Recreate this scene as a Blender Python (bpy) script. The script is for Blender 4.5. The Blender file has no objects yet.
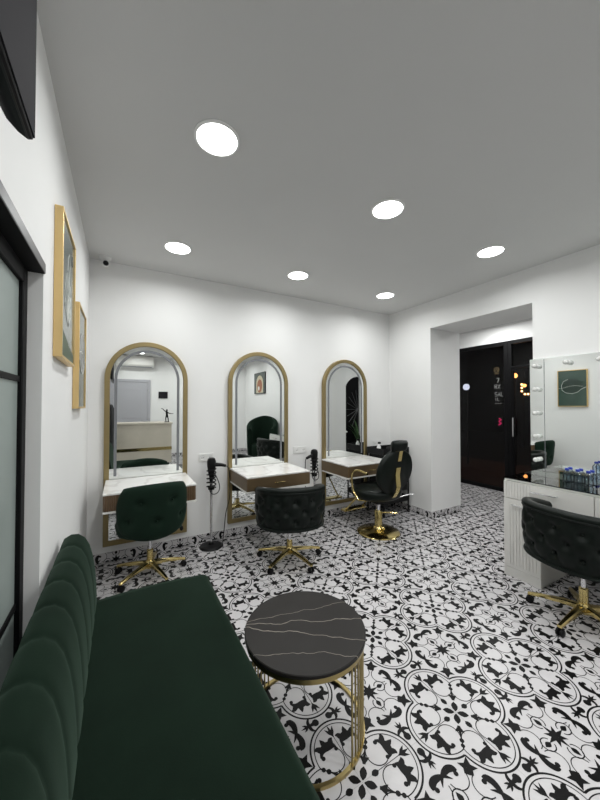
import bpy, bmesh, math, random
from math import pi, sin, cos, sqrt, radians, atan2
from mathutils import Vector, Matrix
random.seed(7)
SC = bpy.context.scene
COL = SC.collection

# ------------------------------------------------------------------ camera, world, exposure
cam_d = bpy.data.cameras.new('camera')
cam = bpy.data.objects.new('camera', cam_d); COL.objects.link(cam)
cam_d.sensor_fit = 'VERTICAL'; cam_d.sensor_height = 36.0
cam_d.lens = 36.0 * 318.0 / 800.0
cam_d.clip_start = 0.01
cam.location = (0, 0, 1.45)
cam.rotation_euler = (radians(90 + 0.99), 0, radians(-29.37))
SC.camera = cam

world = bpy.data.worlds.new('night'); SC.world = world
world.use_nodes = True
world.node_tree.nodes['Background'].inputs[0].default_value = (0.012, 0.014, 0.02, 1)
world.node_tree.nodes['Background'].inputs[1].default_value = 0.15

SC.view_settings.view_transform = 'Standard'
SC.view_settings.look = 'None'
SC.view_settings.gamma = 1.0
SC.view_settings.use_curve_mapping = False
SC.view_settings.exposure = 0.0
LAMP_GLOW = 9.0            # emission of the ceiling panels' diffusers
LAMP_WATT = 7.2            # light thrown down by each panel
LOBBY_WATT = 17.0
SC.cycles.max_bounces = 12
SC.cycles.diffuse_bounces = 6
SC.cycles.glossy_bounces = 6
SC.cycles.transmission_bounces = 8
SC.cycles.transparent_max_bounces = 12
SC.cycles.caustics_reflective = True
SC.cycles.sample_clamp_indirect = 6.0

# ------------------------------------------------------------------ room numbers (metres)
XL, XR, YB, YR, H = -0.262, 3.48, 3.47, -2.9, 2.80
XR2 = 4.08            # outer face of the thick right wall
XS = 5.62             # shop front
OP0, OP1, OPZ = 1.575, 2.745, 2.45   # opening in the right wall
YN, YS = 4.60, 0.40   # entrance lobby ends
DR0, DR1, DRZ = 0.30, 1.53, 1.955     # sliding door recess in the left wall

# ------------------------------------------------------------------ materials
def srgb(r, g, b):
    f = lambda c: (c/255/12.92) if c/255 <= .04045 else ((c/255+.055)/1.055)**2.4
    return (f(r), f(g), f(b), 1)

def mat(name, col, rough=.5, metal=0., spec=.5, var=.0, vscale=8., bump=0., bscale=60., sheen=0., coat=0., emit=None, trans=0., ior=1.45):
    m = bpy.data.materials.new(name); m.use_nodes = True
    nt = m.node_tree; b = nt.nodes['Principled BSDF']
    b.inputs['Base Color'].default_value = col
    b.inputs['Roughness'].default_value = rough
    b.inputs['Metallic'].default_value = metal
    b.inputs['Specular IOR Level'].default_value = spec
    b.inputs['Sheen Weight'].default_value = sheen
    b.inputs['Coat Weight'].default_value = coat
    b.inputs['Transmission Weight'].default_value = trans
    b.inputs['IOR'].default_value = ior
    b.inputs['Sheen Tint'].default_value = (.6,.9,.7,1)
    if emit:
        b.inputs['Emission Color'].default_value = emit[0]
        b.inputs['Emission Strength'].default_value = emit[1]
    tc = nt.nodes.new('ShaderNodeTexCoord')
    if var > 0:
        n = nt.nodes.new('ShaderNodeTexNoise'); n.inputs['Scale'].default_value = vscale; n.inputs['Detail'].default_value = 4
        r = nt.nodes.new('ShaderNodeValToRGB')
        r.color_ramp.elements[0].position = .3; r.color_ramp.elements[1].position = .7
        r.color_ramp.elements[0].color = tuple(c*(1-var) for c in col[:3])+(1,)
        r.color_ramp.elements[1].color = tuple(min(1, c*(1+var)) for c in col[:3])+(1,)
        nt.links.new(tc.outputs['Object'], n.inputs['Vector'])
        nt.links.new(n.outputs['Fac'], r.inputs[0]); nt.links.new(r.outputs[0], b.inputs['Base Color'])
    if bump > 0:
        n = nt.nodes.new('ShaderNodeTexNoise'); n.inputs['Scale'].default_value = bscale; n.inputs['Detail'].default_value = 3
        bp = nt.nodes.new('ShaderNodeBump'); bp.inputs['Strength'].default_value = bump; bp.inputs['Distance'].default_value = .01
        nt.links.new(tc.outputs['Object'], n.inputs['Vector'])
        nt.links.new(n.outputs['Fac'], bp.inputs['Height']); nt.links.new(bp.outputs[0], b.inputs['Normal'])
    return m

def vein_mat(name, base, vein, scale, distort, lo, hi, rough, rot=(0,0,0), var=0.1, dscale=1.5):
    m = bpy.data.materials.new(name); m.use_nodes = True
    nt = m.node_tree; b = nt.nodes['Principled BSDF']; b.inputs['Roughness'].default_value = rough
    tc = nt.nodes.new('ShaderNodeTexCoord'); mp = nt.nodes.new('ShaderNodeMapping'); mp.inputs['Rotation'].default_value = rot
    w = nt.nodes.new('ShaderNodeTexWave'); w.wave_profile = 'SIN'
    w.inputs['Scale'].default_value = scale; w.inputs['Distortion'].default_value = distort
    w.inputs['Detail'].default_value = 3; w.inputs['Detail Scale'].default_value = dscale
    r = nt.nodes.new('ShaderNodeValToRGB')
    r.color_ramp.elements[0].position = lo; r.color_ramp.elements[0].color = base
    r.color_ramp.elements[1].position = hi; r.color_ramp.elements[1].color = vein
    nt.links.new(tc.outputs['Object'], mp.inputs[0]); nt.links.new(mp.outputs[0], w.inputs['Vector'])
    nt.links.new(w.outputs['Fac'], r.inputs[0]); nt.links.new(r.outputs[0], b.inputs['Base Color'])
    return m

def glass_mat(name, tint, ior=1.45, rough=0.0):
    m = bpy.data.materials.new(name); m.use_nodes = True
    nt = m.node_tree; nt.nodes.remove(nt.nodes['Principled BSDF'])
    out = nt.nodes['Material Output']
    t = nt.nodes.new('ShaderNodeBsdfTransparent'); t.inputs[0].default_value = tint
    g = nt.nodes.new('ShaderNodeBsdfGlossy'); g.inputs['Roughness'].default_value = rough; g.inputs[0].default_value = (1,1,1,1)
    fr = nt.nodes.new('ShaderNodeFresnel'); fr.inputs[0].default_value = ior
    mx = nt.nodes.new('ShaderNodeMixShader')
    nt.links.new(fr.outputs[0], mx.inputs[0]); nt.links.new(t.outputs[0], mx.inputs[1]); nt.links.new(g.outputs[0], mx.inputs[2])
    nt.links.new(mx.outputs[0], out.inputs[0])
    return m

def emit_mat(name, col, s):
    m = bpy.data.materials.new(name); m.use_nodes = True
    nt = m.node_tree; nt.nodes.remove(nt.nodes['Principled BSDF'])
    e = nt.nodes.new('ShaderNodeEmission'); e.inputs[0].default_value = col; e.inputs[1].default_value = s
    nt.links.new(e.outputs[0], nt.nodes['Material Output'].inputs[0])
    return m

M = {}
M['wall'] = mat('white_wall_paint', (.79,.79,.785,1), .75, spec=.25, var=.015, vscale=2.0, bump=.02, bscale=90)
M['ceil'] = mat('white_ceiling_paint', (.62,.62,.615,1), .85, spec=.15, var=.01, vscale=2)
M['tile'] = mat('white_tile', (.575,.56,.57,1), .32, spec=.45, var=.03, vscale=3)
M['ink'] = mat('black_tile_print', (.006,.0058,.006,1), .38, spec=.16)
M['grout'] = mat('tile_joint', (.45,.44,.44,1), .7)
M['lamp'] = emit_mat('led_panel', (.985,1,.985,1), LAMP_GLOW)
M['lamprim'] = mat('lamp_white_rim', (.85,.85,.84,1), .4)
M['gold'] = mat('polished_gold', (.66,.53,.23,1), .16, metal=1.0)
M['goldsat'] = mat('satin_gold', (.43,.34,.15,1), .34, metal=1.0, var=.05, vscale=5)
M['bronze'] = mat('antique_gold_frame', (.30,.235,.115,1), .40, metal=.8, var=.06, vscale=6)
M['goldframe'] = mat('gold_picture_frame', (.72,.52,.24,1), .38, metal=.75, var=.04)
M['chrome'] = mat('chrome', (.75,.75,.76,1), .15, metal=1.0)
M['velvet'] = mat('green_velvet', (.0046,.0108,.0066,1), .8, spec=.05, var=.2, vscale=5, bump=.04, bscale=220, sheen=.085)
M['velvet2'] = mat('chair_green_velvet', (.0068,.0175,.0108,1), .7, spec=.1, var=.12, vscale=7, sheen=.05)
M['leather'] = mat('dark_green_leatherette', (.0030,.0056,.0041,1), .42, spec=.24, var=.15, vscale=8, bump=.05, bscale=200)
M['black'] = mat('black_plastic', (.005,.005,.0055,1), .42, spec=.25)
M['blackmetal'] = mat('black_aluminium', (.005,.005,.0055,1), .55, spec=.14)
M['greymetal'] = mat('grey_aluminium', (.12,.12,.125,1), .45, metal=.6)
M['rubber'] = mat('black_rubber', (.01,.01,.01,1), .6)
M['mirror'] = mat('mirror_silver', (.86,.885,.87,1), .0, metal=1.0)
M['strip'] = mat('frosted_led_strip', (.17,.178,.19,1), .45)
M['walnut'] = mat('walnut_veneer', (.115,.072,.04,1), .42, var=.22, vscale=14)
M['bronzefront'] = mat('bronze_drawer_front', (.16,.112,.062,1), .33, metal=.45, var=.08, vscale=8)
M['marble'] = vein_mat('white_marble', (.82,.81,.79,1), (.70,.68,.66,1), 1.6, 14, .80, 1.0, .12, rot=(0,0,.6))
M['whitelac'] = mat('white_lacquer', (.74,.73,.70,1), .35, var=.01)
M['frost'] = mat('frosted_glass', (.27,.315,.30,1), .35, spec=.4, var=.05, vscale=1.2)
M['glass'] = glass_mat('tinted_shop_glass', (.62,.62,.63,1), 1.30)
M['glasstop'] = glass_mat('clear_glass_top', (.93,.97,.95,1), 1.5)
M['bottle'] = glass_mat('clear_plastic', (.86,.91,.96,1), 1.33, .05)
M['water_label'] = mat('bottle_label', (.70,.76,.85,1), .4)
M['blue'] = mat('blue_cap', (.02,.045,.33,1), .4)
M['plate'] = mat('white_socket_plastic', (.74,.74,.73,1), .35)
M['artgreen'] = mat('dark_green_print', (.045,.078,.062,1), .25, spec=.5, var=.1, vscale=3, coat=.6)
M['artdark'] = mat('deep_green_leaf_print', (.014,.032,.024,1), .3, coat=.6)
M['artline'] = mat('white_line_print', (.72,.74,.70,1), .4)
M['arthill'] = mat('olive_hill_print', (.055,.085,.045,1), .4)
M['artbrown'] = mat('rust_print', (.30,.10,.04,1), .4)
M['artsand'] = mat('sand_print', (.55,.50,.36,1), .5)
M['bulb'] = mat('opal_bulb', (.70,.70,.68,1), .12, coat=.5)
M['greydoor'] = mat('grey_lilac_door', (.40,.40,.43,1), .45)
M['beige'] = mat('beige_laminate', (.50,.46,.39,1), .45, var=.07, vscale=3)
M['screen'] = mat('tv_screen', (.021,.020,.023,1), .8, spec=.06)
M['darkcloth'] = mat('black_jacket_cloth', (.012,.012,.013,1), .85, var=.2)
M['jeans'] = mat('dark_trouser_cloth', (.02,.022,.028,1), .85, var=.2)
M['skin'] = mat('skin', (.48,.29,.20,1), .5, var=.05)
M['hair'] = mat('dark_hair', (.012,.009,.007,1), .5, var=.2)
M['leaf'] = mat('plant_leaf_green', (.03,.075,.022,1), .45, var=.3)
M['pot'] = mat('white_ceramic', (.70,.69,.66,1), .3)
M['soil'] = mat('soil', (.03,.02,.014,1), .9)
M['paving'] = mat('red_brown_paving', (.10,.045,.032,1), .7, var=.25, vscale=4)
M['asphalt'] = mat('asphalt', (.03,.03,.032,1), .9, var=.2)
M['facade'] = mat('dark_facade', (.03,.025,.023,1), .8, var=.2)
M['warm'] = emit_mat('warm_bulb', (1,.55,.2,1), 14)
M['warm2'] = emit_mat('warm_lantern', (1,.38,.1,1), 9)
M['signwhite'] = emit_mat('lit_sign_face', (.8,.85,1,1), 2.2)
M['pink'] = emit_mat('pink_neon', (1,.05,.2,1), .8)
M['sticker'] = mat('white_sticker', (.30,.30,.295,1), .5)
M['stickergold'] = mat('gold_sticker', (.16,.12,.06,1), .5)

# black marble with a few pale veins
def black_marble():
    m = bpy.data.materials.new('black_veined_marble'); m.use_nodes = True
    nt = m.node_tree; b = nt.nodes['Principled BSDF']; b.inputs['Roughness'].default_value = .4; b.inputs['Specular IOR Level'].default_value = .2
    tc = nt.nodes.new('ShaderNodeTexCoord')
    mp = nt.nodes.new('ShaderNodeMapping'); mp.inputs['Rotation'].default_value = (0, 0, radians(111))
    ns = nt.nodes.new('ShaderNodeTexNoise'); ns.inputs['Scale'].default_value = 5.5; ns.inputs['Detail'].default_value = 3
    sx = nt.nodes.new('ShaderNodeSeparateXYZ')
    nt.links.new(tc.outputs['Object'], mp.inputs[0]); nt.links.new(mp.outputs[0], sx.inputs[0]); nt.links.new(mp.outputs[0], ns.inputs['Vector'])
    def math_(op, a, b_=None):
        n = nt.nodes.new('ShaderNodeMath'); n.operation = op
        for k, v in enumerate((a, b_)):
            if v is None: continue
            if isinstance(v, (int, float)): n.inputs[k].default_value = v
            else: nt.links.new(v, n.inputs[k])
        return n.outputs[0]
    wob = math_('MULTIPLY', math_('SUBTRACT', ns.outputs['Fac'], .5), .10)
    acc = None
    for slope, off, w in ((.05, .03, .0022), (.30, -.055, .0024), (-.16, .105, .0016), (.12, -.175, .0014)):
        d = math_('ADD', math_('SUBTRACT', sx.outputs[0], math_('MULTIPLY', sx.outputs[1], slope)), off)
        d = math_('ABSOLUTE', math_('ADD', d, wob))
        v = math_('MAXIMUM', math_('SUBTRACT', 1.0, math_('DIVIDE', d, w*1.15)), 0.0)
        acc = v if acc is None else math_('MAXIMUM', acc, v)
    mx = nt.nodes.new('ShaderNodeMix'); mx.data_type = 'RGBA'
    mx.inputs[6].default_value = (.0165, .0148, .0138, 1); mx.inputs[7].default_value = (.30, .26, .23, 1)
    nt.links.new(acc, mx.inputs[0]); nt.links.new(mx.outputs[2], b.inputs['Base Color'])
    return m
M['blackmarble'] = black_marble()

# ------------------------------------------------------------------ mesh helpers
class MB:
    def __init__(s): s.v = []; s.f = []; s.mi = []; s.m = 0
    def add(s, vs, fs):
        o = len(s.v); s.v += [tuple(p) for p in vs]
        for f in fs: s.f.append(tuple(o+i for i in f)); s.mi.append(s.m)
        return s
    def box(s, lo, hi):
        x0,y0,z0 = lo; x1,y1,z1 = hi
        return s.add([(x0,y0,z0),(x1,y0,z0),(x1,y1,z0),(x0,y1,z0),(x0,y0,z1),(x1,y0,z1),(x1,y1,z1),(x0,y1,z1)],
                     [(0,3,2,1),(4,5,6,7),(0,1,5,4),(1,2,6,5),(2,3,7,6),(3,0,4,7)])
    def grid(s, P, closed_u=False, closed_v=False, cap=False):
        nu, nv = len(P), len(P[0]); vs = [p for r in P for p in r]; fs = []
        for i in range(nu if closed_u else nu-1):
            for j in range(nv if closed_v else nv-1):
                a = i*nv+j; b = ((i+1) % nu)*nv+j; c = ((i+1) % nu)*nv+(j+1) % nv; d = i*nv+(j+1) % nv
                fs.append((a,b,c,d))
        if cap:
            fs.append(tuple(range(nv))[::-1]); fs.append(tuple((nu-1)*nv+j for j in range(nv)))
        return s.add(vs, fs)
    def lathe(s, prof, n=32, c=(0,0,0), axis='z'):
        P = []
        for r, z in prof:
            row = []
            for k in range(n):
                a = 2*pi*k/n
                if axis == 'z': p = (c[0]+r*cos(a), c[1]+r*sin(a), c[2]+z)
                elif axis == 'x': p = (c[0]+z, c[1]+r*cos(a), c[2]+r*sin(a))
                else: p = (c[0]+r*sin(a), c[1]+z, c[2]+r*cos(a))
                row.append(p)
            P.append(row)
        return s.grid(P, closed_v=True)
    def sphere(s, c, r, n=16, m=10, sc=(1,1,1)):
        P = []
        for i in range(m+1):
            t = pi*(i+.02)/(m+.04); P.append([(c[0]+sc[0]*r*sin(t)*cos(2*pi*k/n), c[1]+sc[1]*r*sin(t)*sin(2*pi*k/n), c[2]+sc[2]*-r*cos(t)) for k in range(n)])
        return s.grid(P, closed_v=True, cap=True)
    def tube(s, path, r, n=10, closed=False):
        pts = [Vector(p) for p in path]; N = len(pts); P = []; prev = None
        for i in range(N):
            if closed: t = pts[(i+1) % N]-pts[i-1]
            else: t = pts[min(i+1,N-1)]-pts[max(i-1,0)]
            t.normalize()
            if prev is None:
                u = t.orthogonal().normalized()
            else:
                u = prev - t*prev.dot(t)
                if u.length < 1e-6: u = t.orthogonal()
                u.normalize()
            prev = u; w = t.cross(u)
            rr = r[i] if isinstance(r, (list, tuple)) else r
            P.append([tuple(pts[i]+u*rr*cos(2*pi*k/n)+w*rr*sin(2*pi*k/n)) for k in range(n)])
        return s.grid(P, closed_u=closed, closed_v=True, cap=not closed)
    def prism(s, out, z0, z1, axis='z'):
        n = len(out)
        if axis == 'z': A = [(x,y,z0) for x,y in out]; B = [(x,y,z1) for x,y in out]
        elif axis == 'y': A = [(x,z0,y) for x,y in out]; B = [(x,z1,y) for x,y in out]
        else: A = [(z0,x,y) for x,y in out]; B = [(z1,x,y) for x,y in out]
        return s.add(A+B, [tuple(range(n))[::-1], tuple(range(n,2*n))]+[(i,(i+1) % n,n+(i+1) % n,n+i) for i in range(n)])
    def build(s, name, mats, parent=None, bevel=0, smooth=35, loc=None, seg=2):
        me = bpy.data.meshes.new(name); me.from_pydata(s.v, [], s.f)
        if not isinstance(mats, (list,tuple)): mats = [mats]
        for m in mats: me.materials.append(M[m] if isinstance(m, str) else m)
        if len(mats) > 1: me.polygons.foreach_set('material_index', s.mi)
        bm = bmesh.new(); bm.from_mesh(me); bmesh.ops.recalc_face_normals(bm, faces=bm.faces); bm.to_mesh(me); bm.free()
        if smooth:
            me.polygons.foreach_set('use_smooth', [True]*len(me.polygons)); me.set_sharp_from_angle(angle=radians(smooth))
        o = bpy.data.objects.new(name, me); COL.objects.link(o)
        if parent: o.parent = parent
        if loc: o.location = loc
        if bevel:
            b = o.modifiers.new('bevel','BEVEL'); b.width = bevel; b.segments = seg; b.limit_method = 'ANGLE'; b.angle_limit = radians(40)
        return o

def empty(name, loc, label, cat, rz=0, group=None):
    o = bpy.data.objects.new(name, None); COL.objects.link(o); o.location = loc; o.rotation_euler = (0,0,rz)
    o.empty_display_size = .1
    return tag(o, label, cat, group)
def tag(o, label, cat, group=None):
    o['label'] = label; o['category'] = cat
    if group: o['group'] = group
    return o
def struct(o): o['kind'] = 'structure'; return o
def copy_tree(o, parent=None):
    c = o.copy(); COL.objects.link(c)
    if parent: c.parent = parent
    for ch in [x for x in COL.objects if x.parent == o]: copy_tree(ch, c)
    return c
def arc(cx, cy, r, a0, a1, n): return [(cx+r*cos(a0+(a1-a0)*k/n), cy+r*sin(a0+(a1-a0)*k/n)) for k in range(n+1)]

# ------------------------------------------------------------------ patterned tile print (2D polygons in one period)
def stroke(pts, w):
    n = len(pts); L = []; Rr = []
    for i in range(n):
        x0,y0 = pts[max(i-1,0)]; x1,y1 = pts[min(i+1,n-1)]
        dx,dy = x1-x0,y1-y0; l = math.hypot(dx,dy) or 1; nx,ny = -dy/l,dx/l
        ww = (w[i] if isinstance(w,(list,tuple)) else w)/2
        L.append((pts[i][0]+nx*ww, pts[i][1]+ny*ww)); Rr.append((pts[i][0]-nx*ww, pts[i][1]-ny*ww))
    return [[L[i],L[i+1],Rr[i+1],Rr[i]] for i in range(n-1)]
def disc(x, y, r, n=10): return [[(x+r*cos(2*pi*k/n), y+r*sin(2*pi*k/n)) for k in range(n)]]
def smooth_path(p, w, n=5):
    q = []; ww = []
    for i in range(len(p)-1):
        p0 = p[max(i-1,0)]; p1 = p[i]; p2 = p[i+1]; p3 = p[min(i+2,len(p)-1)]
        for k in range(n):
            t = k/n
            f = lambda a,b,c,d: .5*(2*b+(c-a)*t+(2*a-5*b+4*c-d)*t*t+(3*b-a-3*c+d)*t**3)
            q.append((f(p0[0],p1[0],p2[0],p3[0]), f(p0[1],p1[1],p2[1],p3[1]))); ww.append(w[i]+(w[i+1]-w[i])*t)
    q.append(p[-1]); ww.append(w[-1])
    return stroke(q, ww)
def d4(polys):
    out = []
    for P in polys:
        for m in (1,-1):
            Q = [(x, y*m) for x,y in P]
            for r in range(4):
                c, s_ = ((1,0),(0,1),(-1,0),(0,-1))[r]
                out.append([(x*c-y*s_, x*s_+y*c) for x,y in Q])
    return out
def arcs(cx,cy,r,d0,d1,w,n=14): return stroke(arc(cx,cy,r,radians(d0),radians(d1),n), w)
med = []
med += arcs(.228,0,.236,0,88,.0135,16)
med += arcs(.228,0,.207,0,95.5,.007,16)
med += arcs(.212,.092,.083,-57,-236,.007,18)
cr = []
for k in range(11):
    a = radians(-54+k*12.2); cr.append((.226+.081*cos(a), .088+.081*sin(a)))
med += stroke(cr, [.006,.028,.048,.060,.064,.062,.054,.042,.030,.022,.018])
for a, rr, q in ((-24,.112,.021),(6,.121,.024),(34,.113,.020)): med += smooth_path([(.226+t_*cos(radians(a+b_)), .088+t_*sin(radians(a+b_))) for t_, b_ in ((.075,0),(.100,0),(.122,a*.12),(.148 if q > .022 else .138,a*.35))], [.030,.046,.034,.002], 4)
med += disc(.250,.152,.016) + disc(.262,.032,.015)
med += stroke([(.345,0),(.38,.014),(.416,.036)], [.004,.026,.002]) + stroke([(.338,0),(.385,0),(.436,0)], [.008,.026,.001])
med += stroke([(.145,0),(.34,0)], .0045)
med += stroke([(.083,0),(.097,0),(.113,0),(.129,0),(.145,0)], [.004,.034,.043,.034,.001])
med += stroke([(.008,.008),(.024,.024),(.042,.042),(.056,.056),(.070,.070)], [.006,.040,.052,.038,.002])
med += stroke([(.080,.080),(.10,.10),(.140,.140)], [.02,.034,.001]) + stroke([(.086,.086),(.116,.098),(.142,.094)], [.018,.028,.001])
med += disc(.163,.163,.018,8) + disc(.190,.190,.016,8) + stroke([(.15,.15),(.208,.208)], .010)
star = []
star += [[(0,0),(.100,0),(.040*cos(pi/8),.040*sin(pi/8))], [(0,0),(.040*cos(pi/8),.040*sin(pi/8)),(.060,.060)]]
star += stroke([(.090,0),(.106,0),(.121,0),(.136,0),(.158,0)], [.001,.030,.042,.030,.001])
star += arcs(.122,0,.048,-5,155,.008,12)
star += smooth_path([(.212,-.052),(.238,-.028),(.260,.002),(.268,.036),(.270,.072),(.256,.102),(.230,.110)], [.002,.018,.024,.042,.048,.048,.030])
star += disc(.222,.098,.017)
star += arcs(.205,.085,.075,-92,-262,.0065,20)
star += [[(.205+(x-.21)*.86, .205+(y-.21)*.86) for x,y in T_] for T_ in ([(.21,.21),(.170,.170),(.198,.148)],[(.21,.21),(.198,.148),(.226,.174)],[(.21,.21),(.226,.174),(.276,.164)],[(.21,.21),(.276,.164),(.248,.212)],[(.21,.21),(.248,.212),(.270,.270)])]
star += disc(.436,0,.029) + stroke([(.43,0),(.39,0),(.365,0),(.305,0)], [.036,.022,.026,.001])
star += smooth_path([(.378,0),(.380,.026),(.392,.046),(.412,.056)], [.030,.026,.018,.001])
star += smooth_path([(.362,0),(.346,.016),(.326,.026)], [.018,.016,.001])
CELL = d4(med) + [[(x+.5,y+.5) for x,y in P] for P in d4(star)]
INK_LIFT = [.0004+2.2e-7*k for k in range(len(CELL))]   # overlapping strokes of the print never lie in exactly one plane
PER = .5675; OX, OY = 1.390, .970       # period and a medallion's centre on the floor

def clip(poly, f):
    out = []
    for i in range(len(poly)):
        a = poly[i]; b = poly[(i+1) % len(poly)]; fa, fb = f(a), f(b)
        if fa >= 0: out.append(a)
        if (fa >= 0) != (fb >= 0):
            t = fa/(fa-fb); out.append((a[0]+(b[0]-a[0])*t, a[1]+(b[1]-a[1])*t))
    return out
def print_rect(mb, u0, u1, v0, v1, to3d, ou=0., ov=0., grout=True):
    """tile print covering [u0,u1]x[v0,v1] (metres), mapped by to3d"""
    i0, i1 = math.floor((u0-ou)/PER-1), math.ceil((u1-ou)/PER+1)
    j0, j1 = math.floor((v0-ov)/PER-1), math.ceil((v1-ov)/PER+1)
    mb.m = 1
    for i in range(i0, i1+1):
        for j in range(j0, j1+1):
            bu, bv = ou+i*PER, ov+j*PER
            if bu-.6*PER > u1 or bu+1.1*PER < u0 or bv-.6*PER > v1 or bv+1.1*PER < v0: continue
            for P, lift in zip(CELL, INK_LIFT):
                Q = [(bu+x*PER, bv+y*PER) for x,y in P]
                xs = [q[0] for q in Q]; ys = [q[1] for q in Q]
                if min(xs) > u1 or max(xs) < u0 or min(ys) > v1 or max(ys) < v0: continue
                if min(xs) < u0: Q = clip(Q, lambda p: p[0]-u0)
                if Q and max(q[0] for q in Q) > u1: Q = clip(Q, lambda p: u1-p[0])
                if Q and min(q[1] for q in Q) < v0: Q = clip(Q, lambda p: p[1]-v0)
                if Q and max(q[1] for q in Q) > v1: Q = clip(Q, lambda p: v1-p[1])
                if len(Q) >= 3: mb.add([to3d(x,y,lift) for x,y in Q], [tuple(range(len(Q)))])
    if grout:
        mb.m = 2
        for i in range(i0, i1+1):
            u = ou+i*PER
            if u0 < u < u1: mb.add([to3d(u-.0011,v0,.0003),to3d(u+.0011,v0,.0003),to3d(u+.0011,v1,.0003),to3d(u-.0011,v1,.0003)], [(0,1,2,3)])
        for j in range(j0, j1+1):
            v = ov+j*PER
            if v0 < v < v1: mb.add([to3d(u0,v-.0011,.0003),to3d(u1,v-.0011,.0003),to3d(u1,v+.0011,.0003),to3d(u0,v+.0011,.0003)], [(0,1,2,3)])
    mb.m = 0
def build_flat(mb, name, mats):
    me = bpy.data.meshes.new(name); me.from_pydata(mb.v, [], mb.f)
    for m in mats: me.materials.append(M[m])
    me.polygons.foreach_set('material_index', mb.mi)
    o = bpy.data.objects.new(name, me); COL.objects.link(o); return struct(o)

fl = MB(); fl.box((XL-.2, YR-.15, -.1), (XR2, YN, 0)); fl.box((XR2, YS-.1, -.1), (XS+.06, YN, 0))
print_rect(fl, XL-.15, XR2, YR, YB+.02, lambda x,y,h: (x,y,h), OX, OY)
print_rect(fl, XR2, XS, YS, YN, lambda x,y,h: (x,y,h), OX, OY)
build_flat(fl, 'floor', ['tile','ink','grout'])

# ------------------------------------------------------------------ room shell
struct(MB().box((XL-.35,YR-.2,H),(XS+.2,YN+.2,H+.1)).build('ceiling','ceil'))
struct(MB().box((XL-.35,YB,0),(XR,YB+.15,H)).build('wall_back','wall'))
w = MB()
w.box((XL-.16,YR,0),(XL,DR0,H)); w.box((XL-.16,DR1,0),(XL,YB,H)); w.box((XL-.16,DR0,DRZ),(XL,DR1,H))
struct(w.build('wall_left','wall'))
w = MB()
w.box((XR,OP1,0),(XR2,YN,H)); w.box((XR,YR,0),(XR2,OP0,H)); w.box((XR,OP0,OPZ),(XR2,OP1,H))
struct(w.build('wall_right','wall'))
struct(MB().box((XL-.35,YR-.15,0),(XR2,YR,H)).build('wall_rear','wall'))
struct(MB().box((XR2,YN,0),(XS+.1,YN+.12,H)).build('wall_lobby_north','wall'))
struct(MB().box((XR2,YS-.12,0),(XS+.1,YS,H)).build('wall_lobby_south','wall'))
struct(MB().box((XS-.03,YS,2.525),(XS+.09,YN,H)).build('wall_shopfront','wall'))
struct(MB().box((XL-.40,DR0-.2,0),(XL-.17,DR1+.2,DRZ+.2)).build('wall_behind_sliding_door','blackmetal'))
# tiled skirting
SK = .088
def skirt(name, lo, hi, u0, u1, to3d, ou):
    mb = MB(); mb.box(lo, hi); print_rect(mb, u0, u1, 0.001, SK-.001, to3d, ou, .29); build_flat(mb, name, ['tile','ink','grout'])
T = .006
skirt('baseboard_back', (XL,YB-T,0), (XR-T,YB,SK), XL+.001, XR-T, lambda u,v,h: (u,YB-T-h,v), OX)
skirt('baseboard_right', (XR-T,OP1-T,0), (XR,YB-T,SK), OP1-T, YB-T, lambda u,v,h: (XR-T-h,u,v), OY)
skirt('baseboard_opening', (XR,OP1-T,0), (XR2,OP1,SK), XR, XR2, lambda u,v,h: (u,OP1-T-h,v), OX)
skirt('baseboard_front', (XR-T,YR,0), (XR,OP0,SK), YR, OP0, lambda u,v,h: (XR-T-h,u,v), OY)
skirt('baseboard_left', (XL,DR1,0), (XL+T,YB-T,SK), DR1, YB-T, lambda u,v,h: (XL+T+h,u,v), OY)
skirt('baseboard_rear', (XL+T,YR,0), (XR-T,YR+T,SK), .85, XR-T, lambda u,v,h: (u,YR+T+h,v), OX)

# ------------------------------------------------------------------ ceiling downlights
def downlight(x, y, label):
    e = empty('ceiling_downlight', (x,y,H), label, 'ceiling light', group=None)
    MB().lathe([(.100,-.001),(.112,-.001),(.112,-.006),(.106,-.010),(.100,-.010)], 40).build('trim_ring','lamprim',e)
    MB().lathe([(.0995,-.001),(.0995,-.008),(.09,-.0095),(.0,-.0095)], 40).build('diffuser','lamp',e)
    l = bpy.data.lights.new('downlight_beam','AREA'); l.shape = 'DISK'; l.size = .19; l.energy = LAMP_WATT; l.color = (.985,1,.985); l.spread = radians(164)
    lo = bpy.data.objects.new('downlight_beam', l); COL.objects.link(lo); lo.parent = e; lo.location = (0,0,-.0115)
    return e
LX = (.413, 1.585, 2.805)
near = {(0,0):'round recessed ceiling light nearest the camera, largest of the lights above the sofa',
        (1,0):'round recessed ceiling light above the middle of the floor, right of the nearest one',
        (2,0):'round recessed ceiling light closest to the wide wall opening',
        (0,1):'round recessed ceiling light in front of the leftmost arched mirror',
        (1,1):'small round recessed ceiling light in front of the middle arched mirror',
        (2,1):'small round recessed ceiling light above the barber chair near the wall corner'}
proto_light = None
for j, y in enumerate((1.587, 2.858, .318, -.95, -2.2)):
    for i, x in enumerate(LX):
        if proto_light is None: o = proto_light = downlight(x, y, '')
        else: o = copy_tree(proto_light); o.location = (x, y, H)
        o['label'] = near.get((i,j)) or 'round recessed ceiling light behind the camera, %s of row %s behind the sofa' % (('left','centre','right')[i], ('one','two','three')[j-2])
        o['group'] = 'round ceiling downlights'
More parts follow.
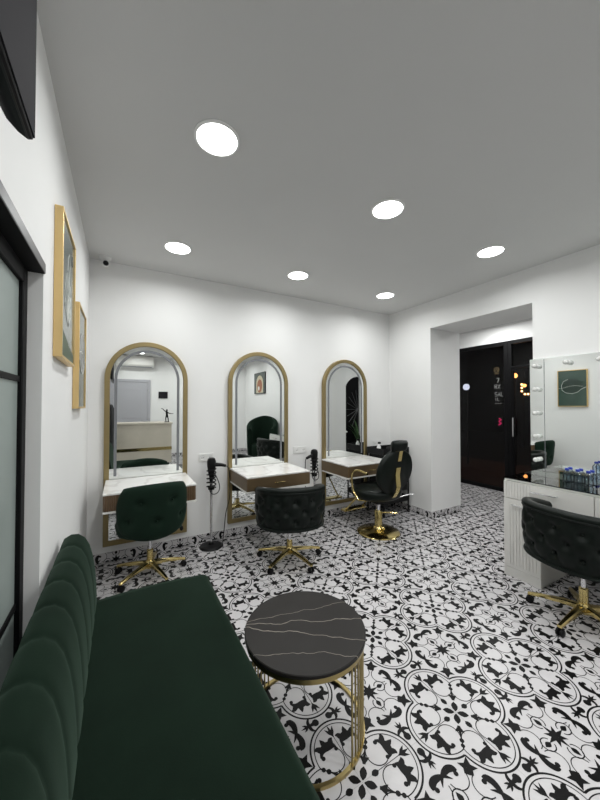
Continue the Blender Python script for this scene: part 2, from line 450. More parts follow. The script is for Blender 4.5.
for x, y, lb in ((5.05, 2.95, 'round recessed ceiling light over the entrance lobby by the glass door'), (5.05, 1.7, 'round recessed ceiling light over the lobby near the dark arch')):
    o = copy_tree(proto_light); o.location = (x,y,H); o['label'] = lb
    for ch in o.children:
        if ch.type == 'LIGHT': ch.data = ch.data.copy(); ch.data.energy = LOBBY_WATT; ch.data.spread = pi
    o['group'] = 'round ceiling downlights'; o['group'] = 'round ceiling downlights'

# ------------------------------------------------------------------ sliding door in the left wall
dz = empty('door_1', (XL-.05,DR1,0), 'black framed sliding door with frosted glass in the left wall behind the sofa', 'door'); dz['kind'] = 'structure'
def L(p): return (p[0]-(XL-.05), p[1]-DR1, p[2])
def lb(mb, lo, hi): return mb.box(L(lo), L(hi))
xf = XL-.045
fr = MB(); lb(fr,(xf-.05,DR1-.056,0),(xf,DR1-.002,DRZ-.002)); lb(fr,(xf-.05,DR0+.002,0),(xf,DR0+.056,DRZ-.002))
lb(fr,(xf-.05,DR0+.056,DRZ-.06),(xf,DR1-.056,DRZ-.002)); lb(fr,(xf-.05,DR0+.056,0),(xf,DR1-.056,.10))
fr.build('door_frame','blackmetal',dz,bevel=.004)
g = MB(); lb(g,(xf-.03,DR0+.05,.09),(xf-.014,DR1-.05,DRZ-.055)); g.build('frosted_pane','frost',dz)
for z in (1.545,.745):
    b = MB(); lb(b,(xf-.034,DR0+.054,z-.010),(xf-.008,DR1-.054,z+.010)); b.build('glazing_bar','blackmetal',dz)
b = MB(); lb(b,(xf-.034,.70,.10),(xf-.008,.72,DRZ-.06)); b.build('glazing_bar','blackmetal',dz)
struct(MB().box((XL+.0005,DR0-.03,DRZ),(XL+.006,DR1+.004,DRZ+.036)).build('trim_1','greymetal',bevel=.001))
struct(MB().box((XL-.159,DR0+.001,DRZ-.0035),(XL+.005,DR1-.001,DRZ-.0005)).build('trim_2','blackmetal'))

# ------------------------------------------------------------------ wall tv
tv = empty('television', (-.13,.67,1.887), 'black wall-mounted television high on the left wall, seen from below', 'television')
prof = [(-.13,1.890),(-.137,1.887),(-.150,1.895),(-.164,1.910),(-.176,1.935),(-.182,1.975),(-.182,2.45),(-.165,2.50),(-.13,2.50)]
MB().prism([(x+.13,z-1.887) for x,z in prof], -1.12, 0, axis='y').v
t_ = MB(); n = len(prof)
t_.prism([(x+.13,z-1.887) for x,z in prof], -1.12, 0, axis='y'); t_.build('casing','black',tv,bevel=.002)
MB().box((0,-1.115,.004),(.0025,-.004,.608)).build('screen','screen',tv)
MB().box((-.13,-.75,.2),(-.05,-.35,.45)).build('wall_bracket','black',tv)

# ------------------------------------------------------------------ pictures on the left wall
def picture_frame(y0, y1, z0, z1, label):
    W, Hh = y1-y0, z1-z0
    e = empty('picture_frame', (XL,(y0+y1)/2,z0), label, 'picture', group='gold framed pictures on the left wall')
    f = MB(); t = .012; d = .034
    f.box((.001,-W/2,0),(d,-W/2+t,Hh)); f.box((.001,W/2-t,0),(d,W/2,Hh)); f.box((.001,-W/2+t,0),(d,W/2-t,t)); f.box((.001,-W/2+t,Hh-t),(d,W/2-t,Hh))
    f.build('frame','goldframe',e,bevel=.0015)
    MB().box((.004,-W/2+t,t),(.027,W/2-t,Hh-t)).build('print','artgreen',e)
    return e, W, Hh
def flat_poly(mb, pts, x): mb.prism(pts, x, x+.0012, axis='x'); return mb
def ribbon(mb, pts, w, x):
    for q in stroke(pts, w): mb.prism(q, x, x+.0015, axis='x')
    return mb
PIC_X = .0271
e, W, Hh = picture_frame(1.73, 2.17, 1.665, 2.335, 'gold framed picture with white line-drawn leaf over a dark hill, nearer the sliding door')
mb = MB()
for k in range(9):
    a = radians(50+k*12); cx, cy = .0, .18
    L_ = .10+.16*sin((k+1)/10*pi)
    mid = (cx+L_*.55*cos(a)+.03, cy+L_*.55*sin(a)); tip = (cx+L_*cos(a), cy+L_*sin(a))
    ribbon(mb, [(cx,cy),mid,tip], .004, PIC_X); ribbon(mb, [(cx,cy),(mid[0]-.045,mid[1]+.01),tip], .004, PIC_X)
ribbon(mb, [(.03,.43),(.05,.50),(.02,.55),(-.01,.52),(-.03,.45)], .004, PIC_X)
mb.build('leaf_drawing','artline',e,smooth=0)
flat_poly(MB(), [(-.205,.013),(.205,.013),(.205,.06),(.10,.075),(-.05,.11),(-.205,.14)], PIC_X).build('hill_shape','arthill',e,smooth=0)
flat_poly(MB(), arc(.14,.56,.028,0,2*pi,20)[:-1], PIC_X).build('dark_spot','artdark',e,smooth=0)
e, W, Hh = picture_frame(2.385, 2.825, 1.43, 2.095, 'gold framed picture with a dark leaf, nearer the corner and hung lower')
lf = [(-.16,.36),(-.13,.45),(-.05,.50),(.06,.50),(.13,.46),(.16,.38),(.15,.30),(.09,.25),(0,.235),(-.08,.26),(-.13,.31)]
flat_poly(MB(), lf, PIC_X).build('leaf_shape','artdark',e,smooth=0)
mb = MB(); ribbon(mb, lf[3:]+[(-.205,.35)], .005, PIC_X+.0012); ribbon(mb, [(-.16,.36),(-.05,.38),(.05,.37),(.16,.33),(.205,.34)], .003, PIC_X+.0014)
mb.build('leaf_outline','artline',e,smooth=0)

# ------------------------------------------------------------------ dome of security camera in the corner
e = empty('security_camera', (-.135,3.37,H), 'small white security camera with black lens at the ceiling corner', 'camera')
MB().lathe([(0,0),(.048,0),(.048,-.012),(.036,-.026),(.02,-.03)],28).build('base','plate',e)
MB().tube([(0,0,-.025),(.0,-.004,-.045)],.014,12).build('neck','plate',e)
MB().sphere((0,-.012,-.062),.033).build('body','plate',e)
MB().sphere((.004,-.030,-.066),.0235).build('lens','black',e)

# ------------------------------------------------------------------ arched styling mirrors
MW, MZ0, MZ1, FD = .735, .155, 2.068, .045
def arch_outline(hw, z0, zt, n=28): # zt = top, semicircle
    sp = zt-hw
    return [(-hw,z0),(hw,z0)]+[(hw*cos(pi*k/n), sp+hw*sin(pi*k/n)) for k in range(n+1)]
def ring_prism(mb, o1, o2, y0, y1):
    n = len(o1); vs = [(x,y0,z) for x,z in o1]+[(x,y0,z) for x,z in o2]+[(x,y1,z) for x,z in o1]+[(x,y1,z) for x,z in o2]; fs = []
    for i in range(n):
        j = (i+1) % n
        fs += [(i,j,n+j,n+i),(2*n+i,3*n+i,3*n+j,2*n+j),(i,2*n+i,2*n+j,j),(n+i,n+j,3*n+j,3*n+i)]
    return mb.add(vs, fs)
def arched_mirror(xc, label):
    e = empty('arched_mirror', (xc,YB,0), label, 'mirror', group='arched gold framed mirrors on the back wall')
    hw = MW/2; t = .044
    # outer frame, open-topped inner edge with square foot
    ring_prism(MB(), arch_outline(hw,MZ0,MZ1), arch_outline(hw-t,MZ0+t,MZ1-t), -FD, -.001).build('frame','bronze',e,bevel=.004)
    MB().prism(arch_outline(hw-t+.004,MZ0+t-.004,MZ1-t+.004), -.030, -.004, axis='y').build('mirror_glass','mirror',e,smooth=0)
    # frosted LED strip: legs + arch, open at the bottom
    r0, r1 = .288, .264; sp = MZ1-hw; zb = .79
    o1 = [(r0,zb)]+[(r0*cos(pi*k/28), sp+r0*sin(pi*k/28)) for k in range(29)]+[(-r0,zb)]
    o2 = [(r1,zb)]+[(r1*cos(pi*k/28), sp+r1*sin(pi*k/28)) for k in range(29)]+[(-r1,zb)]
    s = MB(); n = len(o1)
    vs = [(x,-.0325,z) for x,z in o1]+[(x,-.0325,z) for x,z in o2]; s.add(vs, [(i,i+1,n+i+1,n+i) for i in range(n-1)])
    vs = [(x,-.0298,z) for x,z in o1]+[(x,-.0298,z) for x,z in o2]; s.add(vs, [(i,n+i,n+i+1,i+1) for i in range(n-1)])
    s.build('light_strip','strip',e,smooth=0)
    return e
MX = (.232, 1.397, 2.640)
arched_mirror(MX[0], 'tall arched gold mirror nearest the sofa, reflecting the reception counter')
arched_mirror(MX[1], 'tall arched gold mirror in the middle, reflecting an armchair')
arched_mirror(MX[2], 'tall arched gold mirror nearest the corner, reflecting a dark arch')

# ------------------------------------------------------------------ wall-hung styling shelves
DW, DY0, DZT = .70, 2.885, .765
def styling_desk(xc, label, fluted):
    e = empty('styling_desk', (xc,YB-FD-.001,0), label, 'desk', group='wall-hung marble topped styling desks')
    d = YB-FD-.001-DY0; hw = DW/2
    MB().box((-hw,-d,DZT-.016),(hw,0,DZT)).build('marble_top','marble',e,bevel=.003)
    if fluted:
        MB().box((-hw+.012,-d+.012,DZT-.140),(hw-.012,0,DZT-.0165)).build('carcass','walnut',e)
        flt = (MB(), MB()); n = 44
        for k in range(n):
            x = -hw+.010+(k+.5)*(2*hw-.02)/n
            if -.10 < x < .10: continue
            s = flt[0 if x < 0 else 1]
            s.lathe([(0,DZT-.138),(.0085,DZT-.138),(.0085,DZT-.017),(0,DZT-.017)], 8, c=(x,-d+.008,0))
        for sd in (-1,1):
            for k in range(30): flt[max(0,sd)].lathe([(0,DZT-.138),(.0095,DZT-.138),(.0095,DZT-.017),(0,DZT-.017)], 8, c=(sd*(hw-.010),-d+.014+(k+.5)*(d-.02)/30,0))
        for s in flt: s.build('fluted_panel','walnut',e)
        dr = MB().box((-.10,-d+.001,DZT-.136),(.10,-d+.012,DZT-.019)).build('drawer','bronzefront',e,bevel=.002)
    else:
        MB().box((-hw+.002,-d+.014,DZT-.140),(hw-.002,0,DZT-.0165)).build('carcass','bronzefront',e,bevel=.001)
        dr = MB().box((-hw+.003,-d,DZT-.138),(hw-.003,-d+.013,DZT-.019)).build('drawer','bronzefront',e,bevel=.002)
    zc = DZT-.078
    MB().tube([(-.045,-d+.001,zc),(-.045,-d-.018,zc),(-.03,-d-.022,zc),(.03,-d-.022,zc),(.045,-d-.018,zc),(.045,-d+.001,zc)],.0045,8).build('handle','gold',dr)
    MB().box((-hw,-d,DZT-.156),(hw,0,DZT-.1405)).build('base_board','whitelac',e,bevel=.002)
    return e
styling_desk(MX[0], 'white marble styling shelf with fluted walnut front under the mirror nearest the sofa', True)
styling_desk(MX[1], 'white marble styling shelf with bronze drawer under the middle mirror', False)
styling_desk(MX[2]-.045, 'white marble styling shelf with bronze drawer beside the barber chair', False)

# ------------------------------------------------------------------ sockets
def socket(x, z, w_, label):
    e = empty('wall_socket', (x,YB,z), label, 'socket', group='double sockets between the mirrors')
    MB().box((-w_/2,-.009,-.042),(w_/2,-.001,.042)).build('face_plate','plate',e,bevel=.003)
    for s in (-1,1):
        q = MB().lathe([(.024,-.0125),(.021,-.0085)],20,c=(s*w_/4,0,0),axis='y').build('outlet','lamprim',e)
        MB().sphere((s*w_/4-.008,-.0123,0),.0032,8,6).sphere((s*w_/4+.008,-.0123,0),.0032,8,6).build('outlet_hole','black',q)
socket(.80,.897,.155,'white double wall socket between the left and middle mirrors')
socket(1.95,.897,.19,'white double wall socket between the middle and right mirrors')
socket(3.22,.90,.15,'white double wall socket above the black trolley by the corner')

# ------------------------------------------------------------------ padded shapes
def pad(mb, w_, h_, th, bend=0., n=22, k=.5, tilt=None, tuft=None, p=5):
    """cushion lying in the local xz plane, thickness along y; bend wraps the sides towards +y"""
    for side in (1,-1):
        P = []
        for i in range(n+1):
            row = []
            for j in range(n+1):
                s = -1+2*i/n; t = -1+2*j/n
                x = s*sqrt(max(0,1-k*t*t/1.0*.5))*w_/2; z = t*sqrt(max(0,1-k*s*s*.5))*h_/2
                q = (max(0,1-abs(s)**p)*max(0,1-abs(t)**p))**.5
                y = side*th/2*q
                if tuft and side < 0: y += tuft(x,z)*q
                if bend:
                    a = x/bend; x = (bend-y)*sin(a); y = bend-(bend-y)*cos(a)
                row.append((x,y,z))
            P.append(row)
        mb.grid(P)
    return mb
def tuft_fn(pts, depth=.016, sig=.028):
    def f(x, z):
        v = 0
        for a, b in pts: v += depth*math.exp(-((x-a)**2+(z-b)**2)/sig**2)
        return v
    return f

# ------------------------------------------------------------------ five-star swivel base
def star_base(e, ang0, r=.31, gold='gold', zc=.10, ztop=.40):
    MB().lathe([(0,zc-.035),(.036,zc-.035),(.04,zc+.012),(.03,zc+.03),(0.0,zc+.03)],20).build('hub',gold,e)
    MB().lathe([(0,zc+.02),(.026,zc+.02),(.026,ztop-.15),(.022,ztop-.145),(0,ztop-.145)],20).build('column_sleeve',gold,e)
    MB().lathe([(0,ztop-.15),(.0145,ztop-.15),(.0145,ztop),(0,ztop)],16).build('gas_lift','chrome',e)
    for k in range(5):
        a = radians(ang0+72*k); c, s = cos(a), sin(a)
        P = []
        for t, hw, zt, zb in ((.02,.022,zc+.018,zc-.022),(.10,.019,zc+.012,zc-.016),(.22,.016,zc-.008,zc-.028),(r,.013,zc-.026,zc-.042)):
            P.append([(t*c-w_*s, t*s+w_*c, z) for w_, z in ((-hw,zb),(hw,zb),(hw,zt-.006),(hw*.6,zt),(-hw*.6,zt),(-hw,zt-.006))])
        lg = MB().grid(P, closed_v=True, cap=True).build('base_leg',gold,e)
        q = MB(); cx, cy = (r-.012)*c, (r-.012)*s
        q.lathe([(0,0),(.007,0),(.007,.03),(0,.03)],8,c=(cx,cy,zc-.065))
        for sd in (-1,1):
            W = MB(); m = Matrix.Translation((cx-.013*sd*s, cy+.013*sd*c, .0255)) @ Matrix.Rotation(a+pi/2,4,'Z')
            W.lathe([(0,-.008),(.018,-.008),(.0245,-.004),(.0245,.004),(.018,.008),(0,.008)],16,axis='x')
            q.add([tuple(m @ Vector(v)) for v in W.v], W.f)
        q.build('caster','black',lg)

# ------------------------------------------------------------------ tub chairs (leatherette, wrap-round back)
def tub_chair(loc, face_deg, ang0, label, fabric='leather', r=.325, zt=.775, zb=.41, group=None):
    e = empty('tub_chair', loc, label, 'chair', rz=radians(face_deg-90), group=group)
    span = 111; nt = 84; th = .055
    A = [radians(-90-span+2*span*i/nt) for i in range(nt+1)]
    def rad(a):  # squarish plan
        return r*1.0/((abs(cos(a))**2.6+abs(sin(a)*1.02)**2.6)**(1/2.6))
    def top(a):
        d = abs(a+pi/2)/radians(span); return zt-.075*max(0,(d-.35)/.65)**1.5
    def bot(a):
        d = abs(a+pi/2)/radians(span); return zb+.02*d
    rows = 3; btn = []
    arcl = lambda a: (a+pi/2)*r
    hgt = zt-zb
    for ri, zf in enumerate((.68,.47,.26)):
        n = 7 if ri % 2 == 0 else 6
        for k in range(n):
            btn.append(((k-(n-1)/2)*.155, zb+hgt*zf))
    def dimple(s, z):
        v = 0
        for bs, bz in btn:
            dx, dz_ = abs(s-bs), abs(z-bz)
            v = max(v, .030*math.exp(-(dx*dx+dz_*dz_)/.028**2))
            # creases running diagonally to the next row
            if dx < .078 and dz_ < hgt*.21:
                d = abs(dx/.0775-dz_/(hgt*.21))*.05
                v = max(v, .009*math.exp(-(d/.012)**2))
        return v
    P = []
    for a in A:
        R = rad(a); t, b = top(a), bot(a); row = []
        ca, sa = cos(a), sin(a)
        for j in range(23):          # outer face, bottom to top
            f = j/22; z = b+(t-.045-b)*f
            fade = min(1, f/.10)*min(1,(1-f)/.10); endf = min(1,(1-abs(a+pi/2)/radians(span))/.06)
            rr = R+.012*sin(pi*f)**.6*endf-dimple(arcl(a), z)*fade-.020*(1-f)**3
            row.append((rr*ca, rr*sa, z))
        # rolled band at the top
        for k in range(9):
            q = pi*k/8; row.append(((R-th/2+.005+(th/2+.004)*cos(q))*ca, (R-th/2+.005+(th/2+.004)*cos(q))*sa, t-.030+.030*sin(q)))
        for j in range(8):
            f = j/7; z = t-.04-(t-.04-b)*f; rr = R-th-.012*sin(pi*f); row.append((rr*ca, rr*sa, z))
        P.append(row)
    MB().grid(P, closed_v=True, cap=True).build('backrest',fabric,e,smooth=60)
    pt = [((rad(a)+.004)*cos(a),(rad(a)+.004)*sin(a),top(a)-.044) for a in A]
    MB().tube(pt,.0055,8).build('top_piping',fabric,e)
    pt = [((rad(a)-.012)*cos(a),(rad(a)-.012)*sin(a),bot(a)+.012) for a in A]
    MB().tube(pt,.012,8).build('bottom_roll',fabric,e)
    for bs, bz in btn:
        a = -pi/2+bs/r
        if abs(bs/r) > radians(span-8): continue
        R = rad(a)-.016; MB().sphere((R*cos(a),R*sin(a),bz),.0095,10,6).build('button',fabric,e)
    # seat cushion
    P = []
    for i, (sc, z) in enumerate(((.0,zb-.01),(.80,zb-.01),(.90,zb+.012),(.92,zb+.05),(.90,zb+.085),(.80,zb+.10),(.0,zb+.108))):
        P.append([(sc*(r-.05)*sg(cos(a),.75), sc*(r-.03)*sg(sin(a),.75)+.03*min(1,sc), z) for a in [2*pi*k/40 for k in range(40)]])
    MB().grid(P, closed_v=True, cap=True).build('seat',fabric,e,smooth=50)
    MB().box((-.10,-.10,zb-.035),(.10,.10,zb-.011)).build('seat_plate','black',e,bevel=.004)
    lv = MB().tube([(.08,-.02,zb-.025),(.22,-.05,zb-.03),(.25,-.055,zb-.035)],.005,8).build('height_lever','black',e)
    MB().sphere((.255,-.056,zb-.04),.016,10,8,(1,.8,1.5)).build('lever_knob','black',lv)
    star_base(e, ang0-(face_deg-90), ztop=zb-.03)
    return e
def sg(v, p): return math.copysign(abs(v)**p, v)

tub_chair((1.392,2.672,0), 72, 137, 'dark green tufted tub chair on gold castors in front of the middle mirror', zt=.745, zb=.365, r=.315, group='tufted tub chairs')
tub_chair((2.715,.945,0), -10, 105, 'dark green tufted tub chair at the white dressing table', zt=.790, zb=.405, r=.308, group='tufted tub chairs')

# ------------------------------------------------------------------ green velvet chair at the first mirror
def velvet_chair(loc, face_deg, ang0, label):
    e = empty('velvet_swivel_chair', loc, label, 'chair', rz=radians(face_deg-90))
    bt = [(-.11,.085),(.11,.085),(-.20,-.065),(0,-.065),(.20,-.065)]
    mb = MB(); pad(mb, .63, .465, .085, bend=.30, n=48, k=.70, tuft=tuft_fn(bt,.030,.032), p=6)
    tl = Matrix.Translation((0,-.255,.604)) @ Matrix.Rotation(radians(7),4,'X')
    mb.v = [tuple(tl @ Vector(v)) for v in mb.v]
    mb.build('backrest','velvet2',e,smooth=60)
    for x, z in bt:
        a = x/.30; p = tl @ Vector(((.30+.026)*sin(a), .30-(.30+.026)*cos(a), z)); MB().sphere(p,.009,10,6).build('button','velvet2',e)
    P = []
    for sc, z in ((0,.385),(.85,.385),(.97,.405),(1,.44),(.96,.475),(.82,.49),(0,.495)):
        P.append([(sc*.26*sg(cos(2*pi*k/40),.7), sc*.25*sg(sin(2*pi*k/40),.7)+.02*min(1,sc), z) for k in range(40)])
    MB().grid(P, closed_v=True, cap=True).build('seat','velvet2',e,smooth=50)
    lv = MB().tube([(.06,-.02,.372),(.24,-.06,.365)],.005,8).build('height_lever','black',e)
    MB().sphere((.245,-.06,.36),.015,10,8,(1,.8,1.5)).build('lever_knob','black',lv)
    MB().box((-.10,-.10,.36),(.10,.10,.386)).build('seat_plate','black',e,bevel=.004)
    star_base(e, ang0-(face_deg-90), r=.29, ztop=.365)
    return e
velvet_chair((.228,3.03,0), 96, 147, 'green velvet button-back swivel chair at the mirror nearest the sofa')

# ------------------------------------------------------------------ barber chair
def barber_chair(loc, face_deg):
    e = empty('barber_chair', loc, 'dark green round-backed barber chair with gold armrests on a gold disc base', 'barber chair', rz=radians(face_deg-90))
    MB().lathe([(0,0),(.235,0),(.24,.008),(.225,.020),(.12,.034),(.06,.05),(.045,.075),(0,.075)],48).build('disc_base','gold',e)
    MB().lathe([(0,.07),(.042,.07),(.042,.24),(.036,.25),(0,.25)],24).build('hydraulic_column','gold',e)
    MB().lathe([(0,.24),(.022,.24),(.022,.40),(0,.40)],16).build('piston','chrome',e)
    MB().tube([(.03,.0,.22),(.12,-.06,.215),(.20,-.10,.21)],.008,8).build('pump_pedal','gold',e)
    MB().sphere((0,-.06,.065),.022,12,8,(1,1.4,1)).build('pedal_hub','gold',e)
    MB().box((-.16,-.16,.375),(.16,.16,.405)).build('seat_frame','black',e,bevel=.005)
    P = []
    for sc, z in ((0,.405),(.9,.405),(1,.43),(1.02,.47),(.98,.505),(.85,.52),(0,.53)):
        P.append([(sc*.275*sg(cos(2*pi*k/44),.85), sc*.26*sg(sin(2*pi*k/44),.85)+.035*min(1,sc), z) for k in range(44)])
    MB().grid(P, closed_v=True, cap=True).build('seat','leather',e,smooth=50)
    tl = Matrix.Translation((0,-.245,.735)) @ Matrix.Rotation(radians(12),4,'X')
    def xf_(mb): mb.v = [tuple(tl @ Vector(v)) for v in mb.v]; return mb
    P = []
    for q, y in ((0,-.035),(.93,-.035),(.99,-.022),(1,0),(.98,.025),(.88,.045),(0,.055)):
        P.append([(q*.255*cos(2*pi*k/48), y, q*.255*sin(2*pi*k/48)) for k in range(48)])
    xf_(MB().grid(P, closed_v=True, cap=True)).build('backrest','leather',e,smooth=50)
    mb = MB(); pad(mb,.225,.12,.10,n=18,k=.35,p=4); mb.v = [(x,y-.005,z+.292) for x,y,z in mb.v]
    xf_(mb).build('headrest','leather',e,smooth=60)
    hb = MB(); hb.box((-.026,-.046,.13),(.026,-.036,.275)); xf_(hb).build('headrest_bracket','gold',e,bevel=.002)
    P = []
    for z, y, hw in ((.06,-.040,.032),(-.02,-.044,.032),(-.08,-.062,.032),(-.14,-.082,.031),(-.20,-.076,.028),(-.26,-.055,.028),(-.30,-.03,.026)):
        P.append([(-hw,y-.006,z),(hw,y-.006,z),(hw,y+.006,z),(-hw,y+.006,z)])
    xf_(MB().grid(P, closed_v=True, cap=True)).build('back_bracket','gold',e)
    for s in (-1,1):
        x = s*.30
        pts = [(s*.16,-.02,.39),(x*.95,.0,.41),(x,.02,.43),(x,.085,.50),(x,.110,.60),(x,.100,.675),(x,.055,.722),(x,-.03,.735),(x,-.14,.72)]
        q = []
        for i in range(len(pts)-1):
            p0,p1,p2,p3 = pts[max(i-1,0)],pts[i],pts[i+1],pts[min(i+2,len(pts)-1)]
            for k in range(5):
                t = k/5; q.append(tuple(.5*(2*b+(c-a)*t+(2*a-5*b+4*c-d)*t*t+(3*b-a-3*c+d)*t**3) for a,b,c,d in zip(p0,p1,p2,p3)))
        q.append(pts[-1])
        MB().tube(q,.0125,12).build('armrest','gold',e)
    f = MB(); f.tube([(-.12,.20,.39),(-.13,.36,.22),(-.14,.42,.16)],.010,8); f.tube([(.12,.20,.39),(.13,.36,.22),(.14,.42,.16)],.010,8)
    fr_ = f.build('footrest_arm','gold',e)
    MB().box((-.17,.385,.145),(.17,.47,.165)).build('footrest_plate','gold',fr_,bevel=.004)
    MB().tube([(.14,-.10,.385),(.27,-.19,.43),(.34,-.22,.44)],.007,8).build('recline_lever','chrome',e)
    return e
barber_chair((2.585,2.76,0), 92)

# ------------------------------------------------------------------ hair dryer stands with dryers
def dryer_stand(x, y, label):
    e = empty('hair_dryer_stand', (x,y,0), label, 'stand', group='hair dryer floor stands')
    MB().lathe([(0,.0),(.115,.0),(.118,.008),(.105,.02),(.03,.03),(.022,.05),(0,.05)],36).build('base','black',e)
    MB().lathe([(0,.03),(.012,.03),(.012,.66),(0,.66)],16).build('pole','chrome',e)
    pts = [(.044*cos(t*2*pi*5), .044*sin(t*2*pi*5), .60+.20*t) for t in [k/120 for k in range(121)]]
    c = MB(); c.tube(pts,.0065,8); c.lathe([(0,.585),(.03,.585),(.034,.60),(.034,.615),(0,.615)],20); c.tube([(.0,.040,.59),(.0,.044,.80)],.006,8)
    c.build('spiral_holder','black',e)
    return e
def hair_dryer(x, y, ang, label):
    """hangs nozzle-down in the spiral; the handle sticks out towards ang with the cord at its end"""
    e = empty('hair_dryer', (x,y,.66), label, 'hair dryer', group='black hair dryers in floor stands')
    c, s = cos(ang), sin(ang)
    MB().tube([(0,0,-.005),(0,0,.05),(0,0,.075)],[.017,.022,.027],16).build('nozzle','blackmetal',e)
    MB().tube([(0,0,.07),(0,0,.12),(0,0,.17),(0,0,.215),(0,0,.243),(0,0,.25)],[.028,.036,.043,.045,.036,.022],20).build('barrel','black',e)
    MB().lathe([(0,.249),(.020,.249),(.020,.253),(0,.253)],16).build('inlet_grille','greymetal',e)
    hd = [(0,0,.175),(c*.05,s*.05,.178),(c*.10,s*.10,.172),(c*.145,s*.145,.160)]
    MB().tube(hd,[.022,.021,.018,.015],14).build('handle','black',e)
    p0 = hd[-1]; pts = [(c*.13,s*.13,.163),(c*.165,s*.165,.145),(c*.18,s*.18-.01,.08),(c*.185,s*.185-.012,-.06),(c*.18,s*.18-.015,-.18),(c*.14,s*.14-.03,-.32),(c*.12,s*.12-.05,-.46),(c*.10,s*.10-.07,-.585),(c*.09,s*.09-.11,-.645)]
    q = []
    for i in range(len(pts)-1):
        a0,a1,a2,a3 = pts[max(i-1,0)],pts[i],pts[i+1],pts[min(i+2,len(pts)-1)]
        for k in range(5):
            t = k/5; q.append(tuple(.5*(2*b_+(c_-a_)*t+(2*a_-5*b_+4*c_-d_)*t*t+(3*b_-a_-3*c_+d_)*t**3) for a_,b_,c_,d_ in zip(a0,a1,a2,a3)))
    q.append(pts[-1]); MB().tube(q,.0042,8).build('cord','black',e)
    lp = [(c*.02+.05*sin(t*2*pi)*c, -.052-.01*sin(t*pi), .10-.20*sin(t*pi)**1.0-.02*t) for t in [k/30 for k in range(31)]]
    MB().tube(lp,.0045,8).build('cord_loop','black',e)
    return e
dryer_stand(.818,3.315,'hair dryer floor stand with round black base left of the middle mirror')
hair_dryer(.818,3.315,radians(-8),'black hair dryer with nozzle towards the middle mirror, in the left floor stand')
dryer_stand(2.075,3.33,'hair dryer floor stand between the middle mirror and the corner mirror')
hair_dryer(2.075,3.33,radians(200),'black hair dryer with nozzle towards the middle chair, in the right floor stand')

# ------------------------------------------------------------------ trolley behind the barber chair
e = empty('salon_trolley', (3.195,3.22,0), 'black salon trolley with deep top tray in the corner behind the barber chair', 'trolley')
for z, hh, nm in ((.80,.085,'top_tray'),(.16,.07,'tray')):
    t_ = MB(); a, b, t = .235, .16, .008
    t_.box((-a,-b,z),(a,b,z+t)); t_.box((-a,-b,z+t),(a,-b+t,z+hh)); t_.box((-a,b-t,z+t),(a,b,z+hh)); t_.box((-a,-b+t,z+t),(-a+t,b-t,z+hh)); t_.box((a-t,-b+t,z+t),(a,b-t,z+hh))
    t_.build(nm,'black',e,bevel=.003)
for x in (-.225,.225):
    for y in (-.15,.15):
        p = MB().tube([(x,y,.05),(x,y,.80)],.011,10).build('post','black',e)
        MB().lathe([(0,-.009),(.02,-.009),(.0245,-.004),(.0245,.004),(.02,.009),(0,.009)],16,c=(x,y,.0250),axis='x').build('caster','rubber',p)
MB().box((-.213,-.138,.30),(.213,.138,.796)).build('cabinet_body','black',e,bevel=.004)
for z in (.31,.475,.64):
    dr = MB().box((-.205,-.150,z),(.205,-.139,z+.145)).build('drawer','black',e,bevel=.003)
    MB().tube([(-.06,-.150,z+.10),(-.06,-.166,z+.10),(.06,-.166,z+.10),(.06,-.150,z+.10)],.005,8).build('handle','blackmetal',dr)
e = empty('spray_bottle', (3.03,3.22,.808), 'slim pale spray bottle standing in the black trolley tray', 'bottle')
MB().lathe([(0,0),(.025,0),(.027,.01),(.027,.09),(.012,.115),(.011,.125),(0,.125)],18).build('bottle_body','plate',e)
MB().box((-.012,-.009,.125),(.03,.009,.15)).build('trigger_head','black',e,bevel=.003)
e = empty('hair_brush', (3.165,3.22,.808), 'dark hair brush lying in the black trolley tray', 'brush')
MB().tube([(-.10,0,.014),(-.02,0,.015),(.0,0,.016)],[.009,.010,.012],10).build('handle','black',e)
MB().sphere((.05,0,.022),.045,14,8,(1.2,.7,.48)).build('brush_head','rubber',e)
e = empty('towel', (3.335,3.22,.808), 'folded black towel in the trolley tray near the corner', 'towel')
MB().box((-.07,-.12,0),(.07,.12,.06)).build('fold','darkcloth',e,bevel=.02,seg=4)

# ------------------------------------------------------------------ sofa
SY0, SY1 = .28, 1.965
e = empty('sofa', (.10,(SY0+SY1)/2,0), 'dark green velvet channel-back sofa along the left wall', 'sofa')
oy = (SY0+SY1)/2
def sofa_seat():
    P = []; n = 46; m = 46
    x0, x1, z0, z1 = -.13, .464, .20, .452
    r = .045
    sec = []
    # rounded section, front edge at x1
    sec += [(x0,z0),(x1-.015,z0)] + [(x1-.015+.015*cos(a),z0+.015+.015*sin(a)) for a in [-pi/2+pi/2*k/4 for k in range(1,5)]]
    sec += [(x1,z0+.06),(x1,z1-r-.02)] + [(x1-r+r*cos(a), z1-r+r*sin(a)) for a in [pi/2*k/7 for k in range(8)]]
    sec += [(x1-r-(x1-r-x0)*k/12, z1+.010*sin(pi*k/12)) for k in range(1,13)]
    ys = [SY0+ (SY1-SY0)*k/60 for k in range(61)]
    for y in ys:
        d = min(y-SY0, SY1-y); s = 0 if d > .04 else .04-sqrt(max(0,.04**2-(.04-d)**2))
        row = []
        for x, z in sec:
            cx, cz = min(x, x1-s), z
            if z > (z0+z1)/2: cz = min(z, z1+.01-s)
            row.append((cx-.10, y-oy, cz + (.004*sin(y*7+x*5) if z > z1-.005 else 0)))
        P.append(row)
    return MB().grid(P, closed_v=True, cap=True)
sofa_seat().build('seat','velvet',e,smooth=60)
MB().box((-.245-.10,SY0+.03-oy,.05),(.44-.10,SY1-.03-oy,.205)).build('plinth','velvet',e,bevel=.01)
